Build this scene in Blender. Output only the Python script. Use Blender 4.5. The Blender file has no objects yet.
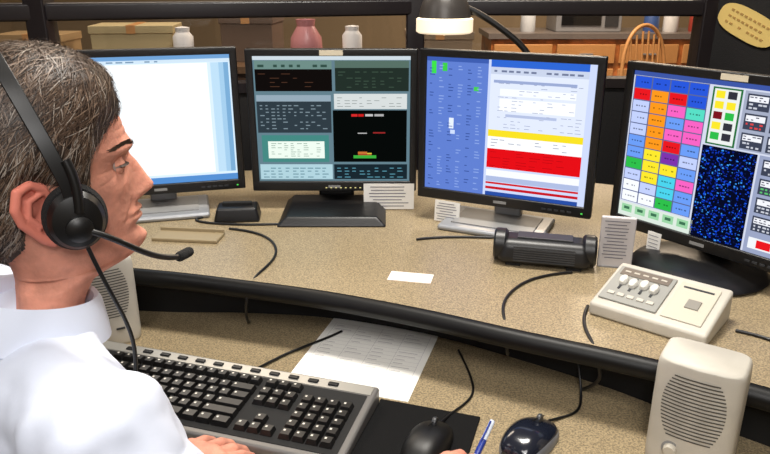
import bpy, bmesh, math, random
import numpy as np
from mathutils import Vector, Matrix, Euler
from mathutils.bvhtree import BVHTree
random.seed(7); np.random.seed(7)
S=bpy.context.scene
S.view_settings.view_transform='Standard'
COL=S.collection

# ------------------------------------------------------------ helpers
def lin(c):
    o=[]
    for v in c[:3]:
        v=v/255.0
        o.append(v/12.92 if v<=0.04045 else ((v+0.055)/1.055)**2.4)
    return (o[0],o[1],o[2],1.0)
MATS={}
def mat(name,c,rough=0.5,metal=0.0,bump=0.0,bscale=60.0,spec=0.5,var=0.0,vscale=30.0,coat=0.0,emit=0.0):
    if name in MATS: return MATS[name]
    m=bpy.data.materials.new(name); m.use_nodes=True
    nt=m.node_tree; b=nt.nodes['Principled BSDF']
    b.inputs['Base Color'].default_value=lin(c)
    b.inputs['Roughness'].default_value=rough
    b.inputs['Metallic'].default_value=metal
    b.inputs['Specular IOR Level'].default_value=spec
    b.inputs['Coat Weight'].default_value=coat
    if emit>0:
        b.inputs['Emission Color'].default_value=lin(c); b.inputs['Emission Strength'].default_value=emit
    if bump>0 or var>0:
        tc=nt.nodes.new('ShaderNodeTexCoord')
        n=nt.nodes.new('ShaderNodeTexNoise'); n.inputs['Detail'].default_value=4
        nt.links.new(tc.outputs['Object'],n.inputs['Vector'])
        if bump>0:
            n.inputs['Scale'].default_value=bscale
            bp=nt.nodes.new('ShaderNodeBump'); bp.inputs['Strength'].default_value=bump; bp.inputs['Distance'].default_value=0.004
            nt.links.new(n.outputs['Fac'],bp.inputs['Height']); nt.links.new(bp.outputs['Normal'],b.inputs['Normal'])
        if var>0:
            n2=nt.nodes.new('ShaderNodeTexNoise'); n2.inputs['Scale'].default_value=vscale; n2.inputs['Detail'].default_value=5
            nt.links.new(tc.outputs['Object'],n2.inputs['Vector'])
            r=nt.nodes.new('ShaderNodeValToRGB')
            r.color_ramp.elements[0].position=0.38; r.color_ramp.elements[1].position=0.62
            r.color_ramp.elements[0].color=lin([max(0,x*(1-var)) for x in c])
            r.color_ramp.elements[1].color=lin([min(255,x*(1+var)) for x in c])
            nt.links.new(n2.outputs['Fac'],r.inputs['Fac']); nt.links.new(r.outputs['Color'],b.inputs['Base Color'])
    MATS[name]=m; return m
def emis(c,st=1.0):
    key='screen_%02x%02x%02x_%d'%(c[0],c[1],c[2],int(st*100))
    if key in MATS: return MATS[key]
    m=bpy.data.materials.new(key); m.use_nodes=True; nt=m.node_tree; nt.nodes.clear()
    e=nt.nodes.new('ShaderNodeEmission'); e.inputs['Color'].default_value=lin(c); e.inputs['Strength'].default_value=st
    o=nt.nodes.new('ShaderNodeOutputMaterial'); nt.links.new(e.outputs[0],o.inputs[0])
    MATS[key]=m; return m
def empty(name,loc=(0,0,0),rot=(0,0,0)):
    e=bpy.data.objects.new(name,None); e.empty_display_size=0.05
    e.location=loc; e.rotation_euler=rot; COL.objects.link(e); return e
def mesh(name,verts,faces,mats,parent=None,fm=None,smooth=False,loc=(0,0,0),rot=(0,0,0)):
    me=bpy.data.meshes.new(name); me.from_pydata([tuple(v) for v in verts],[],faces)
    if not isinstance(mats,(list,tuple)): mats=[mats]
    for m in mats: me.materials.append(m)
    if fm is not None: me.polygons.foreach_set('material_index',fm)
    if smooth: me.polygons.foreach_set('use_smooth',[True]*len(faces))
    me.update()
    o=bpy.data.objects.new(name,me); COL.objects.link(o); o.location=loc; o.rotation_euler=rot
    if parent: o.parent=parent
    return o
def fixn(o):
    bm=bmesh.new(); bm.from_mesh(o.data); bmesh.ops.recalc_face_normals(bm,faces=bm.faces); bm.to_mesh(o.data); bm.free(); return o
def bev(o,w,seg=2,ang=0.6):
    md=o.modifiers.new('bevel','BEVEL'); md.width=w; md.segments=seg; md.limit_method='ANGLE'; md.angle_limit=ang
    for p in o.data.polygons: p.use_smooth=True
    wn=o.modifiers.new('wn','WEIGHTED_NORMAL'); wn.keep_sharp=False
    return o
def box(name,size,loc,m,parent=None,rot=(0,0,0),bevel=0.0,seg=2,taper=None):
    sx,sy,sz=[s/2 for s in size]
    tx,ty=taper if taper else (1,1)
    v=[(-sx,-sy,-sz),(sx,-sy,-sz),(sx,sy,-sz),(-sx,sy,-sz),(-sx*tx,-sy*ty,sz),(sx*tx,-sy*ty,sz),(sx*tx,sy*ty,sz),(-sx*tx,sy*ty,sz)]
    f=[(0,3,2,1),(4,5,6,7),(0,1,5,4),(1,2,6,5),(2,3,7,6),(3,0,4,7)]
    o=mesh(name,v,f,m,parent,loc=loc,rot=rot)
    if bevel>0: bev(o,bevel,seg)
    return o
def lathe(name,prof,m,parent=None,loc=(0,0,0),rot=(0,0,0),n=32,sx=1,sy=1,smooth=True):
    v=[];f=[]
    for r,z in prof:
        for i in range(n):
            a=2*math.pi*i/n; v.append((r*math.cos(a)*sx,r*math.sin(a)*sy,z))
    for j in range(len(prof)-1):
        for i in range(n):
            k=(i+1)%n; f.append((j*n+i,j*n+k,(j+1)*n+k,(j+1)*n+i))
    if prof[0][0]>1e-6: f.append(tuple(range(n))[::-1])
    if prof[-1][0]>1e-6: f.append(tuple((len(prof)-1)*n+i for i in range(n)))
    o=mesh(name,v,f,m,parent,smooth=smooth,loc=loc,rot=rot); fixn(o)
    if smooth:
        md=o.modifiers.new('es','EDGE_SPLIT'); md.split_angle=math.radians(40)
    return o
def tube(name,pts,r,m,parent=None,res=4,radii=None,loc=(0,0,0),rot=(0,0,0)):
    cu=bpy.data.curves.new(name,'CURVE'); cu.dimensions='3D'; cu.bevel_depth=r; cu.bevel_resolution=res; cu.use_fill_caps=True
    sp=cu.splines.new('NURBS'); sp.points.add(len(pts)-1)
    for i,p in enumerate(pts):
        sp.points[i].co=(p[0],p[1],p[2],1)
        if radii: sp.points[i].radius=radii[i]
    sp.order_u=min(4,len(pts)); sp.use_endpoint_u=True; sp.resolution_u=8
    cu.materials.append(m)
    o=bpy.data.objects.new(name,cu); COL.objects.link(o); o.location=loc; o.rotation_euler=rot
    if parent: o.parent=parent
    return o
def catmull(pts,n=8):
    P=[Vector(p) for p in pts]; P=[2*P[0]-P[1]]+P+[2*P[-1]-P[-2]]; out=[]
    for i in range(1,len(P)-2):
        for k in range(n):
            t=k/n
            out.append(0.5*((2*P[i])+(P[i+1]-P[i-1])*t+(2*P[i-1]-5*P[i]+4*P[i+1]-P[i+2])*t*t+(3*P[i]-3*P[i+1]+P[i+2]-P[i-1])*t**3))
    out.append(P[-2]); return out
_sph=[]
for i in range(1,12):
    for j in range(20):
        a=math.pi*i/12; b=2*math.pi*j/20; _sph.append((math.sin(a)*math.cos(b),math.sin(a)*math.sin(b),math.cos(a)))
_sph+=[(0,0,1),(0,0,-1)]
def hull(acc,balls):
    bm=bmesh.new()
    for b in balls:
        c=Vector(b[0]); r=b[1]; R=b[2] if len(b)>2 else None
        if not isinstance(r,(tuple,list)): r=(r,r,r)
        for s in _sph:
            p=Vector((s[0]*r[0],s[1]*r[1],s[2]*r[2]))
            if R is not None: p=R@p
            bm.verts.new(c+p)
    res=bmesh.ops.convex_hull(bm,input=bm.verts)
    bmesh.ops.delete(bm,geom=[v for v in bm.verts if not v.link_faces],context='VERTS')
    bmesh.ops.recalc_face_normals(bm,faces=bm.faces)
    bm.verts.index_update(); off=len(acc[0])
    acc[0].extend([v.co.copy() for v in bm.verts]); acc[1].extend([tuple(off+v.index for v in f.verts) for f in bm.faces])
    bm.free()
def chain(acc,pts,rad):
    for i in range(len(pts)-1): hull(acc,[(pts[i],rad[i]),(pts[i+1],rad[i+1])])
def remeshed(name,acc,m,parent,vox,sm=6,disp=0.0,dscale=0.1,folds=0.0):
    o=mesh(name,acc[0],acc[1],m,parent,smooth=True)
    r=o.modifiers.new('remesh','REMESH'); r.mode='VOXEL'; r.voxel_size=vox; r.use_smooth_shade=True
    s=o.modifiers.new('smooth','SMOOTH'); s.factor=0.5; s.iterations=sm
    if disp>0:
        t=bpy.data.textures.new(name+'_lumps','CLOUDS'); t.noise_scale=dscale; t.noise_depth=2
        d=o.modifiers.new('lumps','DISPLACE'); d.texture=t; d.strength=disp; d.mid_level=0.5; d.texture_coords='LOCAL'
    if folds>0:
        t=bpy.data.textures.new(name+'_folds','MARBLE'); t.noise_scale=.10; t.turbulence=7; t.noise_depth=1; t.marble_type='SHARP'
        d=o.modifiers.new('folds','DISPLACE'); d.texture=t; d.strength=folds; d.mid_level=0.5; d.texture_coords='LOCAL'
        s=o.modifiers.new('smooth2','SMOOTH'); s.factor=0.5; s.iterations=1
    return o

# ------------------------------------------------------------ materials
M_desk=mat('desk_laminate',(147,131,103),0.36,bump=0.06,bscale=400,var=0.20,vscale=330)
M_black=mat('black_plastic',(15,15,17),0.38)
M_blackm=mat('black_matte',(8,8,9),0.75)
M_edge=mat('desk_edge_black',(9,9,10),0.45,spec=.3)
M_silver=mat('silver_plastic',(160,162,166),0.35,metal=0.3)
M_beige=mat('beige_plastic',(196,191,180),0.5,bump=0.05,bscale=500,var=.03,vscale=12)
M_white=mat('paper_white',(240,238,234),0.7)
M_grey=mat('grey_plastic',(140,140,140),0.5)
M_dgrey=mat('dark_grey_plastic',(52,54,58),0.4)
M_ink=mat('printed_ink',(110,110,120),0.8)

# ------------------------------------------------------------ camera
cam=bpy.data.cameras.new('camera'); camo=bpy.data.objects.new('camera',cam); COL.objects.link(camo)
cam.sensor_width=36; cam.lens=36*700/770.0; cam.clip_start=0.02
camo.location=(0,0,1.42); camo.rotation_euler=(math.radians(70),0,0)
S.camera=camo

# ------------------------------------------------------------ room
M_wall=mat('painted_wall',(160,140,110),0.8,bump=0.1,bscale=80)
M_carpet=mat('carpet',(60,56,52),0.95,bump=0.5,bscale=300,var=0.2,vscale=200)
M_ceil=mat('ceiling_tile',(215,212,205),0.9,bump=0.2,bscale=150)
X0,X1,Y0,Y1,H=-3.6,4.0,-2.6,7.0,2.7
box('floor',(X1-X0+.2,Y1-Y0+.2,.1),((X0+X1)/2,(Y0+Y1)/2,-.05),M_carpet)
box('ceiling',(X1-X0+.2,Y1-Y0+.2,.1),((X0+X1)/2,(Y0+Y1)/2,H+.05),M_ceil)
box('wall_back',(X1-X0+.2,.1,H),((X0+X1)/2,Y1+.05,H/2),M_wall)
box('wall_front',(X1-X0+.2,.1,H),((X0+X1)/2,Y0-.05,H/2),M_wall)
box('wall_left',(.1,Y1-Y0,H),(X0-.05,(Y0+Y1)/2,H/2),M_wall)
box('wall_right',(.1,Y1-Y0,H),(X1+.05,(Y0+Y1)/2,H/2),M_wall)
M_trim=mat('baseboard_dark',(60,45,35),0.5)
box('baseboard_back',(X1-X0,.02,.1),((X0+X1)/2,Y1-.01,.05),M_trim)

# ------------------------------------------------------------ partition (half-height framed glass)
M_frame=mat('partition_frame',(26,22,26),0.35)
M_panel=mat('partition_panel',(12,10,12),0.8,bump=0.3,bscale=300)
gm=bpy.data.materials.new('partition_glass'); gm.use_nodes=True; nt=gm.node_tree; nt.nodes.clear()
tr=nt.nodes.new('ShaderNodeBsdfTransparent'); tr.inputs[0].default_value=(.9,.9,.92,1)
gl=nt.nodes.new('ShaderNodeBsdfGlossy'); gl.inputs['Roughness'].default_value=.05
mx=nt.nodes.new('ShaderNodeMixShader'); mx.inputs[0].default_value=.06
o_=nt.nodes.new('ShaderNodeOutputMaterial'); nt.links.new(tr.outputs[0],mx.inputs[1]); nt.links.new(gl.outputs[0],mx.inputs[2]); nt.links.new(mx.outputs[0],o_.inputs[0])
part=empty('wall_partition')
def pseg(a,b,glass=True,tag=''):
    a=Vector(a);b=Vector(b);d=b-a;L=d.length;an=math.atan2(d.y,d.x);c=(a+b)/2
    if glass:
        box('panel_'+tag,(L,.05,1.06),(c.x,c.y,.53),M_panel,part,rot=(0,0,an))
        box('sill_'+tag,(L,.07,.03),(c.x,c.y,1.075),M_frame,part,rot=(0,0,an))
        box('glass_'+tag,(L,.006,.21),(c.x,c.y,1.19),gm,part,rot=(0,0,an))
        box('top_rail_'+tag,(L,.07,.050),(c.x,c.y,1.3125),M_frame,part,rot=(0,0,an),bevel=.008)
    else:
        box('panel_'+tag,(L,.05,1.42),(c.x,c.y,.71),M_panel,part,rot=(0,0,an))
        box('top_rail_'+tag,(L,.07,.05),(c.x,c.y,1.445),M_frame,part,rot=(0,0,an),bevel=.008)
pseg((-2.2,1.75),(-1.0,2.12),True,'a')
pseg((-1.0,2.12),(0.1,2.42),True,'b')
pseg((0.1,2.42),(1.05,2.35),True,'c')
pseg((1.05,2.35),(1.9,1.3),False,'d')
for i,(px,py) in enumerate([(-1.0,2.12),(0.1,2.42),(1.05,2.35)]):
    box('post_%d'%i,(.06 if i<2 else .085,.08,1.36 if i<2 else 1.47),(px,py,.68 if i<2 else .735),M_frame,part,bevel=.006)
sg=empty('yellow_sign',(1.112,2.228,1.268),(0,math.radians(24),math.atan2(-1.05,.85)))
n=32
vv=[];
for k,y in enumerate((0,-.006)):
    for i in range(n):
        a=2*math.pi*i/n; ca,sa=math.cos(a),math.sin(a)
        vv.append((.098*math.copysign(abs(ca)**.7,ca),y,.044*math.copysign(abs(sa)**.7,sa)))
ff=[tuple(range(n)),tuple(range(2*n-1,n-1,-1))]+[(i,(i+1)%n,n+(i+1)%n,n+i) for i in range(n)]
fixn(mesh('plate',vv,ff,mat('sign_yellow',(214,186,112),.5),sg))
for r in range(3):
    for k in range(9):
        if random.random()<.85: box('letter_%d_%d'%(r,k),(.009,.002,.006),(-.062+k*.0155,-.007,.020-r*.019),mat('sign_ink',(168,132,72),.6),sg)

# ------------------------------------------------------------ desk
UZ=.86; LZ=.74
up_f=[(-1.5,1.36),(-.9,1.36),(-.504,1.297),(-.26,1.235),(-.10,1.185),(.062,1.118),(.225,1.037),(.39,.958),(.556,.862),(.75,.72),(1.0,.5),(1.2,.25)]
up_b=[(-1.6,1.86),(-.95,1.93),(-.6,2.0),(-.3,2.05),(-.1,2.06),(.15,2.03),(.45,1.95),(.7,1.85),(.95,1.65),(1.2,1.4),(1.45,1.0),(1.6,.5)]
lo_b=[(-1.5,1.42),(-.9,1.41),(-.522,1.345),(-.3,1.335),(-.115,1.311),(.09,1.238),(.252,1.143),(.377,1.058),(.46,.99),(.62,.86),(.85,.66),(1.1,.38)]
lo_f=[(-1.45,1.02),(-.9,1.03),(-.62,1.0),(-.45,.95),(-.28,.86),(-.13,.79),(.02,.72),(.18,.64),(.32,.56),(.47,.45),(.62,.3),(.78,.1)]
desk=empty('curved_dispatch_desk')
def slab(name,fp,bp,z0,z1,mats,parent,topm=0):
    F=catmull(fp,8);B=catmull(bp,8);n=len(F);v=[]
    for z in (z0,z1):
        for p in F: v.append((p.x,p.y,z))
        for p in B: v.append((p.x,p.y,z))
    f=[];fm=[]
    for i in range(n-1):
        f.append((i,n+i,n+i+1,i+1)); fm.append(1)
        f.append((2*n+i,2*n+i+1,3*n+i+1,3*n+i)); fm.append(0)
        f.append((i,i+1,2*n+i+1,2*n+i)); fm.append(1)
        f.append((n+i+1,n+i,3*n+i,3*n+i+1)); fm.append(1)
    f.append((0,2*n,3*n,n)); fm.append(1); f.append((n-1,2*n-1,4*n-1,3*n-1)); fm.append(1)
    o=mesh(name,v,f,mats,parent,fm=fm); fixn(o); return o
def ribbon(name,pts,z0,z1,th,m,parent):
    P=catmull(pts,8); n=len(P); v=[]
    for z in (z0,z1):
        for k in (0,1):
            for i,p in enumerate(P):
                d=(P[min(i+1,n-1)]-P[max(i-1,0)]).normalized(); nn=Vector((-d.y,d.x))
                q=p+nn*th*k; v.append((q.x,q.y,z))
    f=[]
    for i in range(n-1):
        f+=[(i,i+1,2*n+i+1,2*n+i),(n+i+1,n+i,3*n+i,3*n+i+1),(2*n+i,2*n+i+1,3*n+i+1,3*n+i),(i,n+i,n+i+1,i+1)]
    f+=[(0,2*n,3*n,n),(n-1,2*n-1,4*n-1,3*n-1)]
    return fixn(mesh(name,v,f,m,parent))
slab('upper_worktop',up_f,up_b,UZ-.034,UZ,[M_desk,M_edge],desk)
slab('lower_worktop',lo_f,lo_b,LZ-.032,LZ,[M_desk,M_edge],desk)
P=catmull(up_f,6); tube('upper_edge_molding',[(p.x,p.y-.002,UZ-.018) for p in P],.0175,M_edge,desk)
P=catmull(lo_f,6); tube('lower_edge_molding',[(p.x,p.y-.002,LZ-.016) for p in P],.0165,M_edge,desk)
ribbon('riser_panel',lo_b,.02,UZ-.034,.02,M_blackm,desk)
ribbon('back_panel',[(x*.98,y-.06) for x,y in up_b],.02,UZ-.034,.02,M_blackm,desk)
for i,(x,y,a) in enumerate([(-1.42,1.22,1.5),(.88,.3,-.9)]):
    box('leg_panel_%d'%i,(.40,.03,LZ-.032),(x,y,(LZ-.032)/2),M_blackm,desk,rot=(0,0,a))
box('shelf_brace_a',(.03,.5,.8),(-1.45,1.66,.41),M_blackm,desk)
box('shelf_brace_b',(.5,.03,.8),(1.33,.45,.41),M_blackm,desk)

# ------------------------------------------------------------ monitors
MW,MH=.405,.345
SW,SH=.371,.303
def monitor(L,R,style,rects,zb=.912,extra=None):
    L=Vector(L);R=Vector(R);d=R-L;an=math.atan2(d.y,d.x);c=(L+R)/2
    e=empty('computer_monitor',(c.x,c.y,UZ),(0,0,an))
    z0=zb-UZ; b=.017
    box('bezel_top',(MW,.02,b),(0,.01,z0+MH-b/2),M_black,e,bevel=.003)
    box('bezel_bottom',(MW,.02,.025),(0,.01,z0+.0125),M_black,e,bevel=.003)
    box('bezel_side_a',(b,.02,MH),(-MW/2+b/2,.0102,z0+MH/2),M_black,e,bevel=.003)
    box('bezel_side_b',(b,.02,MH),(MW/2-b/2,.0102,z0+MH/2),M_black,e,bevel=.003)
    box('back_shell',(MW-.004,MH-.004,.03),(0,.033,z0+MH/2),M_blackm if style!='silver' else M_dgrey,e,rot=(math.radians(-90),0,0),taper=(.86,.84),bevel=.006)
    box('rear_bulge',(.2,.2,.025),(0,.056,z0+MH/2-.01),M_dgrey,e,rot=(math.radians(-90),0,0),taper=(.8,.8),bevel=.006)
    v=[];f=[];fm=[];ms=[];idx={}
    zt=z0+MH-b
    allr=[(0,0,1,1,(30,40,60),0)]+rects
    for (u0,v0,u1,v1,col,ly) in allr:
        m=emis(col,1.12)
        if m.name not in idx: idx[m.name]=len(ms); ms.append(m)
        y=.006-.00025*ly
        k=len(v)
        v+=[(-SW/2+u0*SW,y,zt-v1*SH),(-SW/2+u1*SW,y,zt-v1*SH),(-SW/2+u1*SW,y,zt-v0*SH),(-SW/2+u0*SW,y,zt-v0*SH)]
        f.append((k,k+1,k+2,k+3)); fm.append(idx[m.name])
    mesh('display',v,f,ms,e,fm=fm)
    box('logo',(.03,.001,.006),(0,-.0003,z0+.012),M_grey,e)
    for i in range(5): box('button_%d'%i,(.009,.002,.004),(.10+i*.014,-.0005,z0+.011),M_dgrey,e)
    box('power_led',(.004,.001,.003),(.183,-.0004,z0+.011),emis((90,230,90)),e)
    if style=='silver':
        box('neck',(.065,.028,.26),(0,.085,.13),M_silver,e,bevel=.006)
        box('hinge',(.07,.03,.07),(0,.075,.2),M_dgrey,e,bevel=.004)
        box('base',(.24,.16,.014),(-.01,.025,.007),M_silver,e,bevel=.006)
        box('base_inlay',(.19,.11,.003),(-.01,.025,.0155),M_grey,e)
    elif style=='wide':
        box('neck',(.09,.03,.24),(0,.075,.12),M_black,e,bevel=.006)
        box('hinge',(.08,.03,.06),(0,.07,.2),M_black,e)
        box('base',(.26,.21,.022),(0,-.03,.011),M_black,e,taper=(.82,.84),bevel=.005)
    else:
        box('neck',(.07,.03,.24),(0,.08,.12),M_black,e,bevel=.006)
        box('hinge',(.08,.03,.06),(0,.07,.2),M_black,e)
        lathe('base',[(.0,0),(.125,0),(.13,.006),(.12,.016),(.08,.024),(.05,.03),(.0,.032)],M_black,e,loc=(0,.02,0))
    return e
def textrows(u0,v0,u1,v1,rows,cols,col,ly,fill=.7,h=.5):
    out=[];dv=(v1-v0)/rows;du=(u1-u0)/cols
    for r in range(rows):
        for c in range(cols):
            if random.random()<fill:
                w=du*random.uniform(.35,.85); out.append((u0+c*du,v0+r*dv+dv*(.5-h/2),u0+c*du+w,v0+r*dv+dv*(.5+h/2),col,ly))
    return out
# monitor A
r=[(0,0,1,1,(214,234,250),1),(0,0,1,.03,(110,158,208),2),(0,.03,1,.055,(205,225,240),2),(.02,.06,.86,.93,(247,252,255),2),
   (.88,.06,.93,.93,(186,218,240),2),(.93,.06,.96,.93,(160,200,230),3),(.96,.06,.99,.93,(120,168,208),3),(0,.95,1,1,(84,140,205),2),(.01,.955,.08,.995,(70,170,90),3)]
r+=textrows(.08,.78,.4,.86,3,6,(222,236,246),3,.8,.3)+textrows(.04,.032,.6,.053,1,10,(120,150,180),3,.7,.5)
mA=monitor((-.742,1.575),(-.346,1.68),'silver',r)
# monitor B
r=[(0,0,1,1,(96,124,136),1),(0,0,1,.03,(200,212,220),2),
 (.01,.035,.5,.1,(106,136,130),2),(.01,.1,.5,.27,(16,12,11),2),(.52,.035,.99,.09,(84,108,98),2),(.52,.09,.99,.27,(34,46,40),2),
 (.01,.30,.49,.35,(144,164,178),2),(.01,.35,.49,.6,(46,58,66),2),(.51,.29,.98,.41,(208,214,214),2),(.5,.42,.98,.84,(6,9,8),2),
 (.03,.62,.47,.84,(66,132,126),2),(.07,.67,.44,.81,(230,242,232),3),(.01,.86,.49,.985,(170,204,214),2),(.5,.86,.985,.985,(24,38,46),2),
 (.62,.45,.66,.47,(210,40,40),3),(.665,.45,.70,.47,(200,30,30),3),(.71,.45,.76,.468,(190,190,190),3),(.77,.45,.83,.468,(170,170,170),3),(.66,.6,.72,.608,(180,180,180),3),(.76,.595,.84,.606,(150,40,40),3),
 (.63,.785,.78,.81,(60,170,60),3),(.66,.755,.72,.775,(190,110,50),3),(.72,.765,.75,.777,(210,190,60),3),(.66,.775,.75,.785,(160,60,40),3)]
r+=textrows(.03,.37,.47,.58,8,12,(122,140,150),3,.6,.3)+textrows(.03,.05,.48,.1,1,9,(50,76,68),3,.7,.4)
r+=textrows(.09,.68,.43,.8,7,8,(100,140,120),4,.7,.25)+textrows(.03,.88,.47,.98,4,9,(60,110,130),3,.8,.25)+textrows(.52,.88,.97,.98,4,9,(100,170,190),3,.7,.2)
r+=textrows(.53,.31,.96,.4,4,9,(130,138,136),3,.6,.2)+textrows(.03,.12,.4,.25,4,5,(80,52,38),3,.4,.15)+textrows(.54,.11,.97,.25,6,8,(62,82,68),3,.5,.25)
mB=monitor((-.328,1.668),(.077,1.668),'wide',r,zb=.908)
# monitor C
r=[(0,0,1,1,(200,212,244),1),(0,0,.385,1,(94,124,204),2),(0,0,.385,.03,(60,90,170),3),(.4,0,.96,.05,(46,100,206),2),(.4,.05,.96,.1,(196,206,228),2),
 (.4,.1,.96,.5,(220,228,246),2),(.42,.14,.9,.16,(150,165,205),3),(.46,.2,.9,.25,(240,244,252),3),(.46,.27,.9,.36,(244,247,252),3),(.5,.38,.8,.40,(176,188,220),3),
 (.4,.5,.96,.55,(240,218,36),2),(.4,.55,.96,.64,(244,246,250),2),(.4,.64,.96,.785,(222,14,22),2),(.4,.8,.96,.85,(240,242,250),2),(.4,.85,.96,.89,(170,184,220),2),
 (.4,.895,.96,.91,(206,34,40),3),(.4,.93,.96,.95,(196,24,36),3),(.4,.97,.96,1,(40,76,160),3),(.03,.03,.06,.12,(60,220,70),3),(.1,.04,.13,.10,(60,200,70),3),
 (.15,.44,.18,.52,(225,235,250),3),(.16,.53,.19,.56,(200,216,245),3),(.30,.2,.33,.23,(70,200,80),3)]
for c in range(6): r+=textrows(.02+c*.06,.05,.06+c*.06,.98,42,1,(140,166,226) if c%2 else (54,80,150),3,.5,.3)
r+=textrows(.45,.15,.95,.49,14,12,(140,150,180),4,.35,.15)+textrows(.42,.655,.9,.78,6,6,(150,6,14),3,.6,.12)+textrows(.42,.56,.9,.63,3,9,(120,130,150),3,.6,.18)
r+=textrows(.42,.06,.94,.095,1,12,(110,120,150),3,.8,.4)
mC=monitor((.078,1.600),(.443,1.430),'silver',r,zb=.916)
# monitor D
B_=(40,84,212);RD=(226,24,32);OR=(246,148,28);LV=(188,202,246);PK=(240,96,190);CY=(72,204,228);GR=(44,184,72);YE=(242,224,44);PU=(120,50,166);WH=(240,244,252);LB=(104,152,238);TQ=(84,214,190)
grid=[[B_,B_,B_,B_],[RD,OR,RD,B_],[LV,OR,PK,TQ],[LV,OR,LB,PK],[LV,OR,PK,PK],[LB,OR,RD,LB],[LB,YE,PU,LV],[GR,YE,YE,LB],[LV,YE,CY,PK],[WH,LV,CY,LB],[WH,WH,GR,LB]]
r=[(0,0,1,1,(206,212,230),1),(0,0,1,.03,(60,84,160),2)]
for j,row in enumerate(grid):
    for i,c in enumerate(row):
        u=.012+i*.105; v=.036+j*.078
        r.append((u,v,u+.098,v+.071,c,3)); r.append((u-.005,v-.004,u+.103,v+.075,(90,100,140),2))
        r+=textrows(u+.02,v+.026,u+.085,v+.044,1,4,tuple(int(x*.6) for x in c),4,.9,.5)
r.append((.0,.9,.45,1,(214,226,216),2))
for i in range(5): r.append((.02+i*.086,.915,.085+i*.086,.97,(150,206,160),3)); r.append((.035+i*.086,.93,.07+i*.086,.95,(60,110,80),4))
r.append((.44,.40,.72,1,(6,10,34),2))
for k in range(900):
    u=random.uniform(.442,.712);v=random.uniform(.405,.985)
    r.append((u,v,u+random.uniform(.003,.011),v+random.uniform(.003,.011),random.choice([(16,56,200),(24,84,230),(10,30,120),(60,150,240),(12,20,64),(16,36,150),(24,70,184)]),3))
r.append((.45,.04,.60,.39,(40,110,60),2)); r.append((.46,.05,.59,.38,(228,232,230),3))
for j in range(5):
    for i in range(2): r.append((.47+i*.06,.06+j*.063,.515+i*.06,.105+j*.063,random.choice([RD,WH,(120,20,30),GR,(50,50,60),YE]),4))
r.append((.61,.04,1,.39,(160,168,190),2)); r.append((.73,.40,1,1,(150,160,190),2))
for j in range(7):
    for i in range(3):
        u=.625+i*.125
        if j<3:
            v=.055+j*.115
        elif i==0: continue
        else: v=.055+j*.115+.02
        r.append((u,v,u+.108,v+.095,(60,66,84),3)); r.append((u+.008,v+.01,u+.1,v+.045,(236,238,244),4))
        r+=textrows(u+.012,v+.05,u+.1,v+.092,2,4,random.choice([(90,190,110),(200,204,214),(220,70,70)]),4,.8,.5)
        r+=textrows(u+.012,v+.012,u+.1,v+.042,2,4,(60,60,80),5,.6,.4)
r.append((.75,.9,.98,.97,(232,236,240),4)); r.append((.79,.91,.86,.96,RD,5))
mD=monitor((.487,1.437),(.732,1.114),'round',r,zb=.908)
def label(parent,x,z,w,h,m,y=-.0012,lines=0,rot=0):
    o=box('taped_label',(w,.0012,h),(x,y,z),m,parent,rot=(0,rot,0))
    for k in range(lines):
        box('label_line_%d'%k,(w*random.uniform(.5,.85),.0004,h*.03),(x-w*.03,y-.0009,z+h/2-h*(k+1)/(lines+1)),M_ink,parent)
M_label=mat('beige_label',(214,204,182),.6)
label(mB,-.0,.048+.345-.009,.055,.012,M_label)
label(mD,.02,.048+.345-.009,.05,.011,M_label)
label(mC,-.125,.028,.062,.052,M_white,lines=7,rot=.03)
label(mD,-.09,.038,.03,.04,M_white,lines=4)
label(mB,.135,.036,.125,.066,M_white,y=-.006,lines=7)
for k in range(8): box('osd_light_%d'%k,(.004,.001,.002),(-.02+k*.012,-.0006,.057),emis((235,225,150)),mB)

# ------------------------------------------------------------ small objects on the upper desk
dk=empty('docking_station',(-.355,1.600,UZ),(0,0,.1))
box('body',(.11,.07,.035),(0,0,.0175),M_black,dk,taper=(.85,.8),bevel=.006)
box('slot',(.07,.012,.01),(0,.0,.038),M_blackm,dk,bevel=.002)
tr_=empty('paper_tray',(-.44,1.465,UZ),(0,0,-.12))
box('tray_base',(.15,.055,.008),(0,0,.004),mat('tan_plastic',(150,134,104),.5),tr_,bevel=.002)
box('tray_lip',(.15,.006,.016),(0,.025,.008),mat('tan_plastic',(150,134,104),.5),tr_,bevel=.002)
nt_=empty('note_paper',(.05,1.250,UZ+.0006),(0,0,-.22))
box('sheet',(.085,.042,.0012),(0,0,0),mat('note_cream',(250,236,228),.7),nt_)
for k in range(3): box('line_%d'%k,(.065,.0014,.0004),(0,.012-k*.011,.0007),mat('note_red',(236,180,170),.8),nt_)
nc=empty('notice_card',(.463,1.305,UZ),(0,0,math.radians(-12)))
box('board',(.066,.012,.106),(0,0,.053),mat('card_grey',(200,196,198),.6),nc,bevel=.002)
for k in range(12): box('print_%d'%k,(random.uniform(.03,.05),.0006,.0016),(-.003,-.0065,.098-k*.007),M_ink,nc)
box('foot',(.06,.04,.003),(0,.012,.0015),M_grey,nc)
sb=empty('black_speakerphone',(.325,1.325,UZ),(0,0,math.radians(-14)))
box('body',(.19,.085,.05),(0,0,.03),M_black,sb,taper=(.93,.75),bevel=.018,seg=5)
for s in (-1,1):
    lathe('end_cap_%d'%(s+1),[(0,0),(.029,0),(.033,.004),(.033,.022),(.028,.027),(0,.027)],M_black,sb,loc=(s*.088-.0135,0,.034),rot=(0,math.radians(90),0))
box('top_recess',(.11,.035,.004),(0,.002,.056),M_dgrey,sb,bevel=.001)
for k in range(7): box('grille_%d'%k,(.12,.0015,.0025),(0,-.0405+k*.0009,.016+k*.0045),M_dgrey,sb)
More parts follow.
